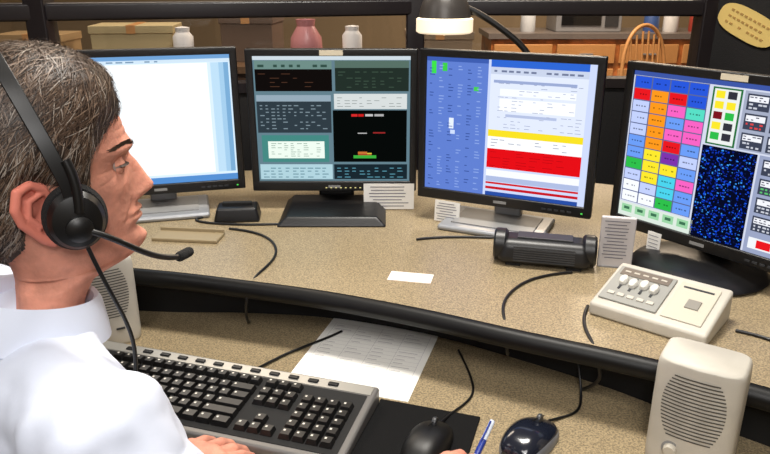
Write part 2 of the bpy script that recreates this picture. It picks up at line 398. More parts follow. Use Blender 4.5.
for s in (-1,1): box('foot_%d'%(s+1),(.03,.06,.008),(s*.06,0,.004),M_blackm,sb)

cu=empty('radio_control_unit',(.472,1.085,UZ),(0,0,math.radians(-40)))
W2,D2=.098,.068
v=[(-W2,-D2,.0),(W2,-D2,.0),(W2,D2,.0),(-W2,D2,.0),(-W2,-D2,.024),(W2,-D2,.024),(W2,D2,.056),(-W2,D2,.056)]
f=[(0,3,2,1),(4,5,6,7),(0,1,5,4),(1,2,6,5),(2,3,7,6),(3,0,4,7)]
bev(mesh('body',v,f,M_beige,cu),.006,3)
sl=math.atan2(.032,2*D2)
pl=empty('panel_frame',(0,0,.0405),(sl,0,0)); pl.parent=cu
box('button_plate',(.100,.104,.004),(-.040,.000,.0015),mat('panel_grey',(150,150,145),.5),pl,bevel=.0015)
box('label_strip',(.086,.022,.0012),(-.04,.036,.0042),mat('brown_strip',(112,102,92),.5),pl)
for k in range(5): box('strip_print_%d'%k,(.010,.004,.0006),(-.072+k*.016,.036,.0051),mat('strip_ink',(190,184,172),.6),pl)
for k in range(4):
    box('fader_slot_%d'%k,(.004,.040,.0012),(-.068+k*.0185,.002,.0042),M_dgrey,pl)
    lathe('fader_knob_%d'%k,[(0,0),(.0078,0),(.0072,.006),(.0055,.008),(0,.0085)],mat('knob_white',(214,212,205),.4),pl,loc=(-.068+k*.0185,.006-.004*(k%2),.0045),sy=1.6,n=20)
for k in range(5): box('key_%d'%k,(.012,.008,.003),(-.074+k*.017,-.034,.0045),M_beige,pl,bevel=.0008)
box('flat_pad',(.066,.106,.003),(.05,0,.001),mat('pad_beige',(198,192,176),.5),pl,bevel=.002)
box('pad_key',(.022,.024,.004),(.055,-.006,.003),mat('pad_grey',(140,136,128),.5),pl,bevel=.001)
box('led_strip',(.05,.004,.002),(.05,.038,.0025),M_dgrey,pl)

# ------------------------------------------------------------ beige speakers
def speaker(loc,rz):
    e=empty('desk_speaker',loc,(0,0,rz))
    prof=[(0.0,.92,.90),(.006,.985,.98),(.02,1,1),(.10,1,.98),(.150,1,.95),(.166,.985,.90),(.173,.95,.84),(.176,.88,.76)]
    n=48; hw,hd=.058,.042; v=[];f=[]
    for z,sx,sy in prof:
        for i in range(n):
            a=2*math.pi*i/n; ca,sa=math.cos(a),math.sin(a)
            x=hw*sx*math.copysign(abs(ca)**.30,ca); y=hd*math.copysign(abs(sa)**.30,sa)
            y=y*sy if y>0 else y*(.9+.1*sy)
            if sa<0: y-=.010*(1-(x/hw)**2)
            v.append((x,y,z))
    for j in range(len(prof)-1):
        for i in range(n):
            k=(i+1)%n; f.append((j*n+i,j*n+k,(j+1)*n+k,(j+1)*n+i))
    f.append(tuple(range(n))[::-1]); f.append(tuple((len(prof)-1)*n+i for i in range(n)))
    mesh('cabinet',v,f,M_beige,e,smooth=True)
    sv=[];sf=[]
    def yfr(x): return -hd*.995-.010*(1-(x/hw)**2)-.0007
    for k in range(18):
        z=.062+k*.0056; hwk=.042*math.sqrt(max(.15,1-((k-8.5)/12)**2))
        m_=11
        for i in range(m_):
            x=-hwk+2*hwk*i/(m_-1)
            for zz in (z,z+.0021): sv.append((x,yfr(x),zz))
        b0=len(sv)-2*m_
        for i in range(m_-1): sf.append((b0+2*i,b0+2*i+2,b0+2*i+3,b0+2*i+1))
    mesh('grille',sv,sf,mat('grille_dark',(78,76,72),.7),e)
    lathe('knob_ring',[(0,0),(.0125,0),(.0125,.0012),(0,.0012)],M_grey,e,loc=(-.020,-hd-.0075,.040),rot=(math.radians(90),0,0))
    lathe('knob',[(0,0),(.0095,0),(.009,.008),(.0075,.010),(0,.010)],mat('knob_ring',(200,194,180),.4),e,loc=(-.020,-hd-.007,.040),rot=(math.radians(90),0,0))
    box('brand_badge',(.016,.001,.004),(.018,-hd-.009,.036),M_dgrey,e)
    return e
speaker((.452,.862,LZ),math.radians(-34))
s2=speaker((-.548,1.235,LZ),math.radians(28))
# ------------------------------------------------------------ keyboard
kb=empty('computer_keyboard',(-.296,.996,LZ),(0,0,math.radians(-17.3)))
KW,KD=.545,.185
def wedge(name,w,d,y0,z0f,z0b,z1f,z1b,m,parent,bv=.003):
    v=[(-w/2,y0-d/2,z0f),(w/2,y0-d/2,z0f),(w/2,y0+d/2,z0b),(-w/2,y0+d/2,z0b),(-w/2,y0-d/2,z1f),(w/2,y0-d/2,z1f),(w/2,y0+d/2,z1b),(-w/2,y0+d/2,z1b)]
    o=mesh(name,v,[(0,3,2,1),(4,5,6,7),(0,1,5,4),(1,2,6,5),(2,3,7,6),(3,0,4,7)],m,parent); bev(o,bv,3); return o
wedge('body',KW,KD,0,.001,.001,.017,.032,mat('keyboard_silver',(112,110,108),.35,metal=.2),kb,.005)
zs=lambda y:.017+(y+KD/2)/KD*.015
def wslab(name,x0,x1,y0,y1,h,m):
    v=[];
    for hz in (-.002,h):
        v+=[(x0,y0,zs(y0)+hz),(x1,y0,zs(y0)+hz),(x1,y1,zs(y1)+hz),(x0,y1,zs(y1)+hz)]
    return mesh(name,v,[(0,3,2,1),(4,5,6,7),(0,1,5,4),(1,2,6,5),(2,3,7,6),(3,0,4,7)],m,kb)
wslab('key_bed',-KW/2+.012,KW/2-.012,-KD/2+.012,KD/2-.03,.0012,M_blackm)
wslab('media_strip',-KW/2+.008,KW/2-.008,KD/2-.027,KD/2-.006,.0012,mat('keyboard_strip',(160,158,152),.3,metal=.3))
v=[];f=[];fm=[]
def key(x,y,w,d,leg=True,h=.0085):
    k=len(v);z=zs(y)+.001;t=.0032
    a=[(x-w/2,y-d/2),(x+w/2,y-d/2),(x+w/2,y+d/2),(x-w/2,y+d/2)]
    b=[(x-w/2+t,y-d/2+t*.8),(x+w/2-t,y-d/2+t*.8),(x+w/2-t,y+d/2-t*.6),(x-w/2+t,y+d/2-t*.6)]
    v.extend([(p[0],p[1],z) for p in a]); v.extend([(p[0],p[1],z+h) for p in b])
    f.extend([(k+4,k+5,k+6,k+7),(k,k+1,k+5,k+4),(k+1,k+2,k+6,k+5),(k+2,k+3,k+7,k+6),(k+3,k,k+4,k+7)]); fm.extend([0]*5)
    if leg:
        k=len(v); lx=x-w/2+t+.0022; ly=y+.0005; s=.0026; zz=z+h+.00025
        v.extend([(lx,ly,zz),(lx+s*1.3,ly,zz),(lx+s*1.3,ly+s*1.5,zz),(lx,ly+s*1.5,zz)]); f.append((k,k+1,k+2,k+3)); fm.append(1)
p=.0223; kx0=-KW/2+.016; ky=KD/2-.045; dp=.0208
kg=.0018
for i in range(16):
    if i in (1,): continue
    x=kx0+p*(i+.5)*.937+ (0)
    key(x,ky,p*.937-kg,dp-.004)
rows=[[1]*13+[2],[1.5]+[1]*12+[1.5],[1.75]+[1]*11+[2.25],[2.25]+[1]*10+[2.75],[1.4,1.2,1.4,5.8,1.4,1.2,1.2,1.4]]
for r_,row in enumerate(rows):
    x=kx0; y=ky-.0245-r_*dp
    for w_ in row:
        key(x+w_*p*.5,y,w_*p-kg,dp-kg,leg=(w_<5)); x+=w_*p
nx=kx0+15*p+.008
for r_ in range(2):
    for c_ in range(3): key(nx+(c_+.5)*p,ky-.0245-r_*dp,p-kg,dp-kg)
key(nx+1.5*p,ky-.0245-3*dp,p-kg,dp-kg)
for c_ in range(3): key(nx+(c_+.5)*p,ky-.0245-4*dp,p-kg,dp-kg); key(nx+(c_+.5)*p,ky,p-kg,dp-.004)
mx0=nx+3*p+.008
for r_ in range(5):
    for c_ in range(4): key(mx0+(c_+.5)*p,ky-.0245-r_*dp,p-kg,dp-kg)
mesh('keys',v,f,[mat('key_black',(18,17,17),.35),mat('key_legend',(215,210,200),.6)],kb,fm=fm)
for k in range(12): 
    xx=-.2+k*.036; box('media_key_%d'%k,(.018,.009,.004),(xx,KD/2-.0165,zs(KD/2-.0165)+.002),M_black,kb,bevel=.0015)
tube('cord',[(.02,KD/2-.004,.012),(.03,KD/2+.03,.004),(.05,KD/2+.10,.0035),(.10,KD/2+.16,.0035),(.125,KD/2+.21,.0035)],.0025,M_black,kb)

# ------------------------------------------------------------ paper sheet
ps=empty('printed_sheet',(-.034,1.158,LZ+.0006),(0,0,math.radians(-16.5)))
box('sheet',(.226,.250,.0012),(0,0,0),mat('sheet_white',(252,250,244),.7),ps)
v=[];f=[]
def pq(x0,y0,x1,y1):
    q=len(v); v.extend([(x0,y0,.0008),(x1,y0,.0008),(x1,y1,.0008),(x0,y1,.0008)]); f.append((q,q+1,q+2,q+3))
for k in range(17): pq(-.1,.105-k*.0135,.1,.1056-k*.0135)
for c_ in range(5): pq(-.1+c_*.05,-.111,-.0994+c_*.05,.1056)
for k in range(16):
    for c_ in range(4):
        if random.random()<.7:
            x=-.096+c_*.05; y=.0955-k*.0135; w=random.uniform(.012,.038); pq(x,y,x+w,y+.0020)
mesh('printing',v,f,mat('faint_ink',(200,196,196),.8),ps)
# ------------------------------------------------------------ mouse pad + mice
mp=empty('mouse_pad',(.042,.886,LZ),(0,0,math.radians(-17.5)))
box('pad',(.17,.21,.004),(0,0,.002),mat('pad_black',(12,12,13),.85,bump=.2,bscale=600,spec=.2),mp,bevel=.0015)
def mouse(loc,rz,m1,m2,cordpts,sc=1.0):
    e=empty('computer_mouse',loc,(0,0,rz))
    n=28;rows=14;v=[];f=[]
    def prof(t):
        w=.031*sc*(1-.12*math.sin(math.pi*t))*(math.sin(math.pi*min(1,max(0,t*.94+.03)))**.32)
        h=.036*(math.sin(math.pi*(.10+.80*(t**.85)))**.8)*(1-.28*t)
        return w,h
    for j in range(rows+1):
        t=j/rows; w,h=prof(t); y=-.056+.112*t
        for i in range(n):
            a=math.pi*i/(n-1); v.append((w*math.copysign(abs(math.cos(a))**.7,math.cos(a)),y,.001+h*math.sin(a)**.75 if 0<i<n-1 else .001))
    for j in range(rows):
        for i in range(n-1): f.append((j*n+i,j*n+i+1,(j+1)*n+i+1,(j+1)*n+i))
    f.append(tuple(range(n))); f.append(tuple(rows*n+i for i in range(n)))
    f.append(tuple([j*n for j in range(rows+1)]+[j*n+n-1 for j in range(rows,-1,-1)]))
    fm=[0]*len(f)
    for j in range(rows):
        for i in range(n-1):
            if m2 and (i<4 or i>n-6): fm[j*(n-1)+i]=1
    o=mesh('shell',v,f,[m1,m2 or m1],e,fm=fm,smooth=True); fixn(o)
    md=o.modifiers.new('es','EDGE_SPLIT'); md.split_angle=math.radians(50)
    lathe('scroll_wheel',[(0,-.003),(.008,-.003),(.009,0),(.008,.003),(0,.003)],M_dgrey,e,loc=(0,.030,.0265),rot=(0,math.radians(90),0),n=20)
    box('button_seam',(.0012,.045,.002),(0,.025,.031),M_blackm,e,rot=(math.radians(-19),0,0))
    tube('cord',cordpts,.0022,M_black,e)
    return e
mouse((.064,.880,LZ+.004),math.radians(-24),mat('mouse_black',(10,10,11),.45),None,[(0,.054,.008),(.0,.075,.002),(.005,.11,-.0015),(.03,.17,-.0015),(-.005,.23,-.0015),(-.05,.30,-.0015)],1.2)
mouse((.222,.898,LZ),math.radians(-38),mat('mouse_dark',(26,30,42),.18,coat=.5),mat('mouse_side',(110,116,128),.3),[(0,.054,.008),(.005,.075,.003),(.02,.10,.0025),(.03,.13,.0025),(.01,.17,.012),(-.02,.20,.09)],1.3)
def wc(name,pts,r=.0028):
    return tube(name,pts,r,M_black)
wc('power_cable',[(-.36,1.52,UZ+.003),(-.28,1.50,UZ+.003),(-.22,1.40,UZ+.003),(-.235,1.30,UZ+.003),(-.262,1.232,UZ+.003),(-.27,1.212,UZ-.05),(-.275,1.25,LZ+.02),(-.28,1.29,LZ+.003)])
wc('power_cable',[(.37,1.27,UZ+.003),(.30,1.255,UZ+.003),(.24,1.20,UZ+.003),(.205,1.12,UZ+.003),(.205,1.055,UZ+.003),(.205,1.025,UZ-.05),(.22,1.10,LZ+.04)])
wc('power_cable',[(-.44,1.60,UZ+.003),(-.5,1.56,UZ+.003),(-.33,1.53,UZ+.003),(-.2,1.56,UZ+.003)])
wc('power_cable',[(.58,1.03,UZ+.003),(.64,1.0,UZ+.003),(.66,.9,UZ+.003),(.62,.81,UZ+.003),(.60,.80,UZ-.05),(.60,.82,LZ+.02)])
wc('power_cable',[(.36,1.12,UZ+.003),(.33,1.06,UZ+.003),(.335,.99,UZ+.004),(.335,.955,UZ-.02),(.36,1.0,LZ+.04),(.34,1.04,LZ+.003)],.003)
wc('power_cable',[(.07,1.45,UZ+.003),(.15,1.48,UZ+.003),(.27,1.46,UZ+.003),(.42,1.44,UZ+.003)])

# ------------------------------------------------------------ desk lamp
dl=empty('desk_lamp',(.35,1.80,UZ))
M_lamp=mat('lamp_grey',(70,66,64),.35,metal=.3)
lathe('base',[(0,0),(.075,0),(.078,.008),(.07,.02),(.02,.028),(0,.028)],M_black,dl)
tube('arm',[(0,0,.02),(.01,0,.15),(.03,.0,.30),(.02,.01,.37),(-.06,.02,.43),(-.13,.03,.475),(-.19,.03,.49)],.008,M_black,dl)
lathe('shade',[(.018,.085),(.03,.08),(.050,.06),(.062,.03),(.068,.0),(.065,.0),(.058,.02),(.04,.045),(.015,.06)],M_lamp,dl,loc=(-.2,.03,.445))
lathe('rim',[(.066,0),(.0715,.004),(.0715,.034),(.066,.038)],mat('lamp_diffuser',(255,236,205),.4,emit=.8),dl,loc=(-.2,.03,.416))
lathe('bulb',[(0,-.012),(.03,-.006),(.045,.004),(.04,.03),(0,.04)],mat('bulb_glow',(255,236,200),.5,emit=2.5),dl,loc=(-.2,.03,.422))

# ------------------------------------------------------------ background room furniture
M_wood=mat('orange_wood',(176,106,52),.45,var=.2,vscale=8)
M_woodl=mat('light_wood',(206,150,92),.45)
cb=empty('kitchen_cabinet',(1.75,5.7,0))
box('carcass',(1.9,.55,.95),(0,0,.475),M_wood,cb)
for k in range(4):
    box('door_%d'%k,(.44,.02,.62),(-.71+k*.475,-.285,.42),M_woodl,cb,bevel=.006)
    box('drawer_%d'%k,(.44,.02,.14),(-.71+k*.475,-.285,.84),M_woodl,cb,bevel=.005)
    box('handle_%d'%k,(.1,.015,.012),(-.71+k*.475,-.305,.84),M_silver,cb)
box('countertop',(1.95,.6,.04),(0,0,.97),mat('counter_grey',(120,112,108),.3),cb)
ma=empty('microwave_oven',(1.55,5.7,.99))
box('case',(.5,.35,.28),(0,0,.14),M_silver,ma,bevel=.01); box('window',(.3,.01,.18),(-.06,-.178,.14),M_black,ma); box('keypad',(.1,.01,.2),(.17,-.178,.14),M_dgrey,ma)
for i,(x,c) in enumerate([(2.05,(60,90,150)),(2.2,(220,220,220)),(1.1,(200,205,210)),(2.4,(160,60,50))]):
    lathe('canister',[(0,0),(.055,0),(.058,.02),(.055,.14),(.03,.17),(.015,.18),(0,.18)],mat('canister_%d'%i,c,.4),None,loc=(x,5.6,.99),n=20)
wcx=empty('wooden_chair',(1.93,4.95,0),(0,0,.35))
lathe('seat',[(0,.43),(.2,.43),(.22,.445),(.2,.465),(0,.455)],M_woodl,wcx)
for i,(x,y) in enumerate([(-.15,-.15),(.15,-.15),(-.15,.15),(.15,.15)]):
    tube('leg_%d'%i,[(x*1.3,y*1.3,0),(x,y,.44)],.016,M_woodl,wcx)
tube('back_bow',[(-.19,.15,.45),(-.2,.2,.75),(-.16,.22,1.0),(0,.23,1.10),(.16,.22,1.0),(.2,.2,.75),(.19,.15,.45)],.014,M_woodl,wcx)
for i in range(6): 
    x=-.125+i*.05; tube('spindle_%d'%i,[(x*.9,.16,.45),(x,.215,1.04-abs(x)*.5)],.008,M_woodl,wcx)
cr=empty('credenza',(-.9,3.4,0))
box('carcass',(3.2,.5,1.0),(0,0,.5),mat('brown_wood',(86,62,44),.5,var=.2,vscale=6),cr)
box('top',(3.25,.55,.03),(0,0,1.015),mat('credenza_top',(120,92,66),.4),cr)
for k in range(5): box('door_%d'%k,(.58,.02,.8),(-1.28+k*.64,-.26,.5),mat('brown_wood2',(104,76,52),.5),cr,bevel=.006)
def carton(x,y,w,h,c,rz=0):
    e=empty('cardboard_box',(x,y,1.03),(0,0,rz)); m=mat('carton_%d_%d_%d'%c,c,.8)
    box('case',(w,.22,h),(0,0,h/2),m,e,bevel=.003); box('lid',(w+.012,.232,.035),(0,0,h-.012),m,e,bevel=.003); box('tape',(.04,.234,.036),(0,0,h-.011),M_woodl,e)
carton(-1.62,3.38,.30,.12,(170,140,96)); carton(-1.15,3.36,.36,.16,(196,178,132),.1); carton(-.62,3.4,.24,.20,(110,90,74),-.1); carton(.25,3.4,.3,.13,(150,130,104))
bk=empty('book_stack',(-1.95,3.33,1.03),(0,0,.2))
for k,c in enumerate([(120,70,50),(200,190,160),(90,90,110),(170,130,80)]): box('book_%d'%k,(.24-.01*k,.17,.032),(.005*k,0,.016+.033*k),mat('book_%d'%k,c,.6),bk,rot=(0,0,.07*k))
lathe('pink_vase',[(0,0),(.055,0),(.075,.05),(.07,.11),(.04,.16),(.045,.19),(.038,.19),(.032,.16),(0,.1)],mat('vase_pink',(206,140,140),.35),None,loc=(-.36,3.3,1.03))
lathe('white_jar',[(0,0),(.04,0),(.045,.03),(.045,.12),(.03,.14),(.032,.16),(0,.165)],M_white,None,loc=(-.9,3.22,1.03))
lathe('white_jar',[(0,0),(.04,0),(.045,.03),(.045,.12),(.03,.14),(.032,.16),(0,.165)],M_white,None,loc=(-.15,3.3,1.03))

# ------------------------------------------------------------ MAN
man=empty('man')
M_shirt=mat('white_shirt',(214,221,238),.75,bump=.3,bscale=16)
M_skin=mat('skin',(212,146,124),.62,bump=.35,bscale=120,var=.07,vscale=34,spec=.25)
M_skin.node_tree.nodes['Principled BSDF'].inputs['Subsurface Weight'].default_value=.04
M_trou=mat('navy_trousers',(32,36,52),.85)
hb=math.radians(45); F=Vector((math.cos(hb),math.sin(hb),0)); Rv=Vector((math.sin(hb),-math.cos(hb),0)); Z=Vector((0,0,1))
RM=Matrix((Rv,F,Z)).transposed()
N=Vector((-.404,.70,1.050))
shR=Vector((-.280,.580,.988)); shL=Vector((-.525,.82,.995))
elR=Vector((-.125,.565,.775)); elL=Vector((-.44,.90,.80))
wrR=Vector((.048,.742,.772)); wrL=Vector((-.302,.752,.785))
acc=([],[])
ch=Vector((-.415,.69,.90)); ab=Vector((-.44,.655,.73)); hp=Vector((-.47,.62,.575))
hull(acc,[(ch+Z*.03,(.165,.105,.10),RM),(ch-Z*.08,(.16,.112,.10),RM)])
hull(acc,[(ch-Z*.08,(.16,.112,.10),RM),(ab,(.15,.115,.09),RM)])
hull(acc,[(ab,(.15,.118,.09),RM),(hp,(.165,.125,.08),RM)])
hull(acc,[(N-Z*.012,(.058,.060,.035),RM),(shR+Z*.004,.060),(shL+Z*.004,.058),(ch+Z*.05,(.13,.095,.08),RM)])
chain(acc,[shR,(shR+elR)/2+Vector((.0,0,-.0)),elR],[.070,.062,.052]); chain(acc,[elR,(elR+wrR)/2,wrR-(wrR-elR)*.08],[.052,.044,.034])
chain(acc,[shL,(shL+elL)/2,elL],[.067,.056,.049]); chain(acc,[elL,(elL+wrL)/2,wrL-(wrL-elL)*.08],[.049,.043,.034])
remeshed('shirt',acc,M_shirt,man,.006,sm=5,disp=.018,dscale=.07,folds=.018)
ct=empty('collar_frame',N+Vector((.004,.004,.0)),(math.radians(-14),0,hb-math.pi/2)); ct.parent=man
lathe('collar',[(.062,-.02),(.059,.018),(.060,.034),(.064,.037),(.069,.030),(.078,.004),(.082,-.010),(.079,-.012),(.070,.0)],M_shirt,ct,sx=1.0,sy=1.08,n=48)
acc=([],[])
hull(acc,[(hp-Z*.0,(.162,.12,.06),RM),(hp-Z*.03,(.165,.13,.06),RM)])
for s in (-1,1):
    hj=hp+Rv*.085*s-Z*.03; kn=hj+F*.40+Rv*.03*s+Z*.005; an_=kn+F*.06-Z*.42
    chain(acc,[hj,(hj+kn)/2,kn,(kn+an_)/2,an_],[.085,.076,.062,.055,.045])
    sh=empty('shoe_frame_%d'%(s+1),(an_.x,an_.y,0),(0,0,hb-math.pi/2)); sh.parent=man
    a2=([],[]); hull(a2,[((0,-.03,.035),(.034,.04,.035)),((0,.06,.03),(.04,.05,.03))]); hull(a2,[((0,.06,.03),(.04,.05,.03)),((0,.15,.024),(.036,.045,.024))]); hull(a2,[((0,-.02,.04),(.034,.04,.04)),((0,0,.085),(.038,.042,.02))])
    remeshed('shoe_%d'%(s+1),a2,mat('black_leather',(20,18,18),.35),sh,.006)
remeshed('trousers',acc,M_trou,man,.011,sm=5,disp=.01,dscale=.1)
def hand(name,w,fw,nrm,right,curl,tcurl,spread=.08):
    fw=Vector(fw).normalized(); nrm=Vector(nrm); nrm=(nrm-fw*nrm.dot(fw)).normalized()
    lat=nrm.cross(fw)*(1 if right else -1)
    acc=([],[]); w=Vector(w)
    P=lambda a,b,c: w+fw*a+lat*b+nrm*c
    hull(acc,[(P(-.05,0,0),.0265),(P(.0,0,0),.0245)])
    hull(acc,[(P(0,.008,0),.019),(P(0,-.012,0),.018),(P(.045,.030,0),.014),(P(.045,-.028,0),.013),(P(.086,.030,.002),.0105),(P(.088,.008,.004),.0112),(P(.080,-.032,0),.0098)])
    hull(acc,[(P(.012,.022,-.006),.017),(P(.045,.03,-.008),.013)])
    nails=[]
    for i,(lo,le,ra) in enumerate([(.030,.070,.0088),(.0105,.078,.009),(-.0095,.073,.0086),(-.029,.058,.0076)]):
        p=P(.085-.004*(i==3)-.001*i,lo,.001); a=curl*.55; pts=[p]; sa=spread*(1.2-i*.8)
        for sgm,fr in enumerate((.46,.30,.24)):
            d=(fw*math.cos(a)-nrm*math.sin(a)+lat*sa*math.cos(a)).normalized(); p=p+d*le*fr; pts.append(p); a+=curl
        chain(acc,pts,[ra*1.08,ra,ra*.93,ra*.78])
        up=(nrm*math.cos(a-curl)+fw*math.sin(a-curl)).normalized()
        nails.append((pts[3]-d*.004+up*ra*.62,d,up,ra*.6))
    p=P(.022,.032,-.006); d=(fw*.72+lat*.62-nrm*.25).normalized(); pts=[p]
    for le in (.040,.032,.024):
        p=p+d*le; pts.append(p); d=(d+fw*tcurl-lat*tcurl*.6-nrm*tcurl*.3).normalized()
    chain(acc,pts,[.0145,.0115,.0100,.0082])
    remeshed(name,acc,M_skin,man,.0022,sm=3)
    for k,(c,d,up,s) in enumerate(nails):
        l=up.cross(d).normalized(); a2=([],[]); R=Matrix((l,d,up)).transposed(); hull(a2,[(c,(s,s*1.25,.0016),R)])
        mesh('%s_nail_%d'%(name,k),a2[0],a2[1],mat('nail',(226,172,152),.3),man,smooth=True)
    return P
PR=hand('hand_right',wrR,(.70,.68,.02),(-.25,.0,.97),True,.62,.45)
PL=hand('hand_left',wrL,(.60,.76,-.02),(.05,-.0,1),False,.42,.25)
pn=empty('pen',(.130,.822,.777))
pdir=Vector((.30,.38,.40)).normalized(); q=pdir.to_track_quat('Z','Y'); pn.rotation_euler=q.to_euler()
lathe('barrel',[(0,-.055),(.0015,-.05),(.0042,-.035),(.0042,.05),(.0036,.054),(0,.055)],mat('pen_white',(215,225,240),.3),pn,n=16)
lathe('cap_band',[(.0044,.0),(.0046,.002),(.0046,.022),(.0044,.024)],mat('pen_blue',(40,60,150),.3),pn,n=16)
box('clip',(.002,.003,.03),(0,.0056,.036),mat('pen_blue',(40,60,150),.3),pn)

# ---- head
HLOC=Vector((-.368,.735,1.221)); HH=math.radians(30)
HROT=(math.radians(3),math.radians(0),HH-math.pi/2)
head=empty('head_frame',HLOC,HROT); head.parent=man
tab=np.array([
(.1205,.000,-.012,.004,0,.0),(.1185,.018,-.040,.026,0,.0),(.113,.036,-.062,.043,0,.0),(.104,.052,-.078,.056,0,.0),(.090,.067,-.091,.067,.03,0),(.065,.080,-.100,.0755,.08,0),
(.035,.0865,-.103,.0785,.12,0),(.014,.0895,-.101,.0775,.15,0),(0,.0850,-.098,.076,.17,0),(-.02,.085,-.091,.073,.18,0),(-.045,.085,-.080,.0685,.20,0),
(-.065,.0855,-.070,.0645,.26,0),(-.082,.083,-.063,.0595,.32,0),(-.097,.087,-.058,.0550,.38,0),(-.108,.084,-.056,.0505,.40,0),(-.116,.073,-.056,.049,.38,0),
(-.120,.054,-.056,.0485,.3,0),(-.128,.030,-.057,.049,.15,0),(-.145,.013,-.060,.0515,.05,0),(-.17,.005,-.065,.054,0,0),(-.20,-.000,-.072,.060,0,0),(-.235,-.006,-.082,.070,0,0)])
NT=160
zs_=np.concatenate([np.linspace(.1205,.104,16)[:-1],np.linspace(.104,-.104,150)[:-1],np.linspace(-.104,-.128,20)[:-1],np.linspace(-.128,-.235,20)])
def smooth_interp(z,col):
    zz=tab[::-1,0]; vv_=tab[::-1,col]
    return np.interp(z,zz,vv_)
def sm1(a,k=5):
    b=a.copy()
    for _ in range(k): b[1:-1]=(b[:-2]+2*b[1:-1]+b[2:])/4
    return b
yf=sm1(smooth_interp(zs_,1));yb=sm1(smooth_interp(zs_,2));ww=sm1(smooth_interp(zs_,3));tp=sm1(smooth_interp(zs_,4))
G=lambda x,m,s: math.exp(-((x-m)/s)**2)
def nose(z): return np.interp(z,[-.058,-.053,-.048,-.043,-.038,-.028,-.014,0,.012],[0,.004,.015,.023,.024,.0185,.012,.006,0])
pts=np.zeros((len(zs_),NT,3))
for j,z in enumerate(zs_):
    cy=(yf[j]+yb[j])/2*.35+(-.012)*.65 if z>-.112 else (yf[j]+yb[j])/2
    if z>.10: cy=(yf[j]+yb[j])/2*.6+(-.012)*.4
    for i in range(NT):
        a=2*math.pi*i/NT; ca,sa=math.cos(a),math.sin(a)
        y=cy+((yf[j]-cy) if ca>0 else (cy-yb[j]))*math.copysign(abs(ca)**.92,ca)
        x=ww[j]*math.copysign(abs(sa)**.92,sa)
        if ca>0: x*=1-tp[j]*ca**1.2
        dy=0
        if ca>.1:
            ax=abs(x); fr=min(1,ca*1.6)
            dy+=nose(z)*math.exp(-(ax/np.interp(z,[-.05,-.04,-.02,.01],[.0125,.0115,.0075,.0065]))**2)
            dy+=.0060*G(z,.015,.008)*math.exp(-((ax-.028)/.024)**2)
            dy-=.0085*G(z,-.001,.0100)*math.exp(-((ax-.031)/.014)**2)
            dy-=.0025*G(z,0.002,.008)*math.exp(-(ax/.008)**2)
            dy+=.005*G(z,-.024,.014)*math.exp(-((ax-.047)/.016)**2)
            dy+=.006*G(z,-.0625,.0042)*math.exp(-(ax/.018)**2)+.0062*G(z,-.0722,.0048)*math.exp(-(ax/.017)**2)
            dy-=.0035*G(z,-.0672,.002)*math.exp(-(ax/.022)**2)
            dy-=.0035*G(z,-.083,.006)*math.exp(-(ax/.02)**2)
            dy+=.005*G(z,-.098,.009)*math.exp(-(ax/.016)**2)
            # nasolabial crease, nostril wings, forehead and eye-corner wrinkles
            dy-=.004*math.exp(-((ax-(.020+(-.045-z)*.45))/.0035)**2)*G(z,-.056,.016)
            dy+=.004*G(z,-.045,.006)*math.exp(-((ax-.0145)/.005)**2)
            dy-=.0010*math.exp(-(ax/.04)**2)*(G(z,.036,.0016)+G(z,.047,.0016)+.7*G(z,.028,.0014))
            dy*=fr
        if .040<abs(x)<.066 and y>.02:
            k_=G(abs(x),.053,.008)
            y-=.0016*k_*sum(G(z,zc+(abs(x)-.045)*sl_,.0013) for zc,sl_ in ((.004,.5),(-.003,0),(-.010,-.5)))
        pts[j,i]=(x,y+dy,z)
nzr=len(zs_)
v=[tuple(p) for p in pts.reshape(-1,3)]
f=[]
for j in range(nzr-1):
    for i in range(NT):
        k=(i+1)%NT; f.append((j*NT+i,(j+1)*NT+i,(j+1)*NT+k,j*NT+k))
f.append(tuple(range(NT)))
ho=mesh('face_and_neck',v,f,M_skin,head,smooth=True); fixn(ho)
fb=BVHTree.FromPolygons([Vector(p) for p in v],f)
nr=np.zeros_like(pts)
for j in range(nzr):
    ja,jb=max(j-1,0),min(j+1,nzr-1)
    dz=pts[ja]-pts[jb]; dt=np.roll(pts[j],-1,axis=0)-np.roll(pts[j],1,axis=0)
    c=np.cross(dt,dz); l=np.linalg.norm(c,axis=1,keepdims=True)+1e-12; nr[j]=c/l
if (nr[60,0]*np.array([0,1,0])).sum()<0: nr=-nr
nr[0]=(0,0,1)
def hairline(y):
    return np.interp(y,[-.11,-.09,-.06,-.038,-.030,-.020,-.004,.010,.016,.030,.035,.042,.052,.062,.074,.10],[-.098,-.098,-.090,-.062,-.020,.000,.006,-.004,-.034,-.036,.000,.022,.034,.044,.056,.062])
def hmask(p): return (p[2]-hairline(p[1]))
th=np.zeros((nzr,NT)); 
for j in range(nzr):
    for i in range(NT):
        d=hmask(pts[j,i]); 
        t=min(1,max(0,d/.034)); 
        p=pts[j,i]
        th[j,i]=(.0008+.0100*t*(1 if p[2]>.02 else .8)) if d>-.004 else -.004
hv=pts+nr*th[...,None]
f=[]
for j in range(nzr-1):
    for i in range(NT):
        k=(i+1)%NT
        if min(th[j,i],th[j,k],th[j+1,i],th[j+1,k])>-.004 or max(th[j,i],th[j,k],th[j+1,i],th[j+1,k])>0: f.append((j*NT+i,(j+1)*NT+i,(j+1)*NT+k,j*NT+k))
f.append(tuple(range(NT)))
M_hair=mat('hair_brown',(62,48,39),.6,bump=.6,bscale=120,var=.35,vscale=60)
hv_l=[tuple(p) for p in hv.reshape(-1,3)]
hs=mesh('hair_cap',hv_l,f,M_hair,head,smooth=True); fixn(hs)
bvh=BVHTree.FromPolygons([Vector(p) for p in hv_l],f)
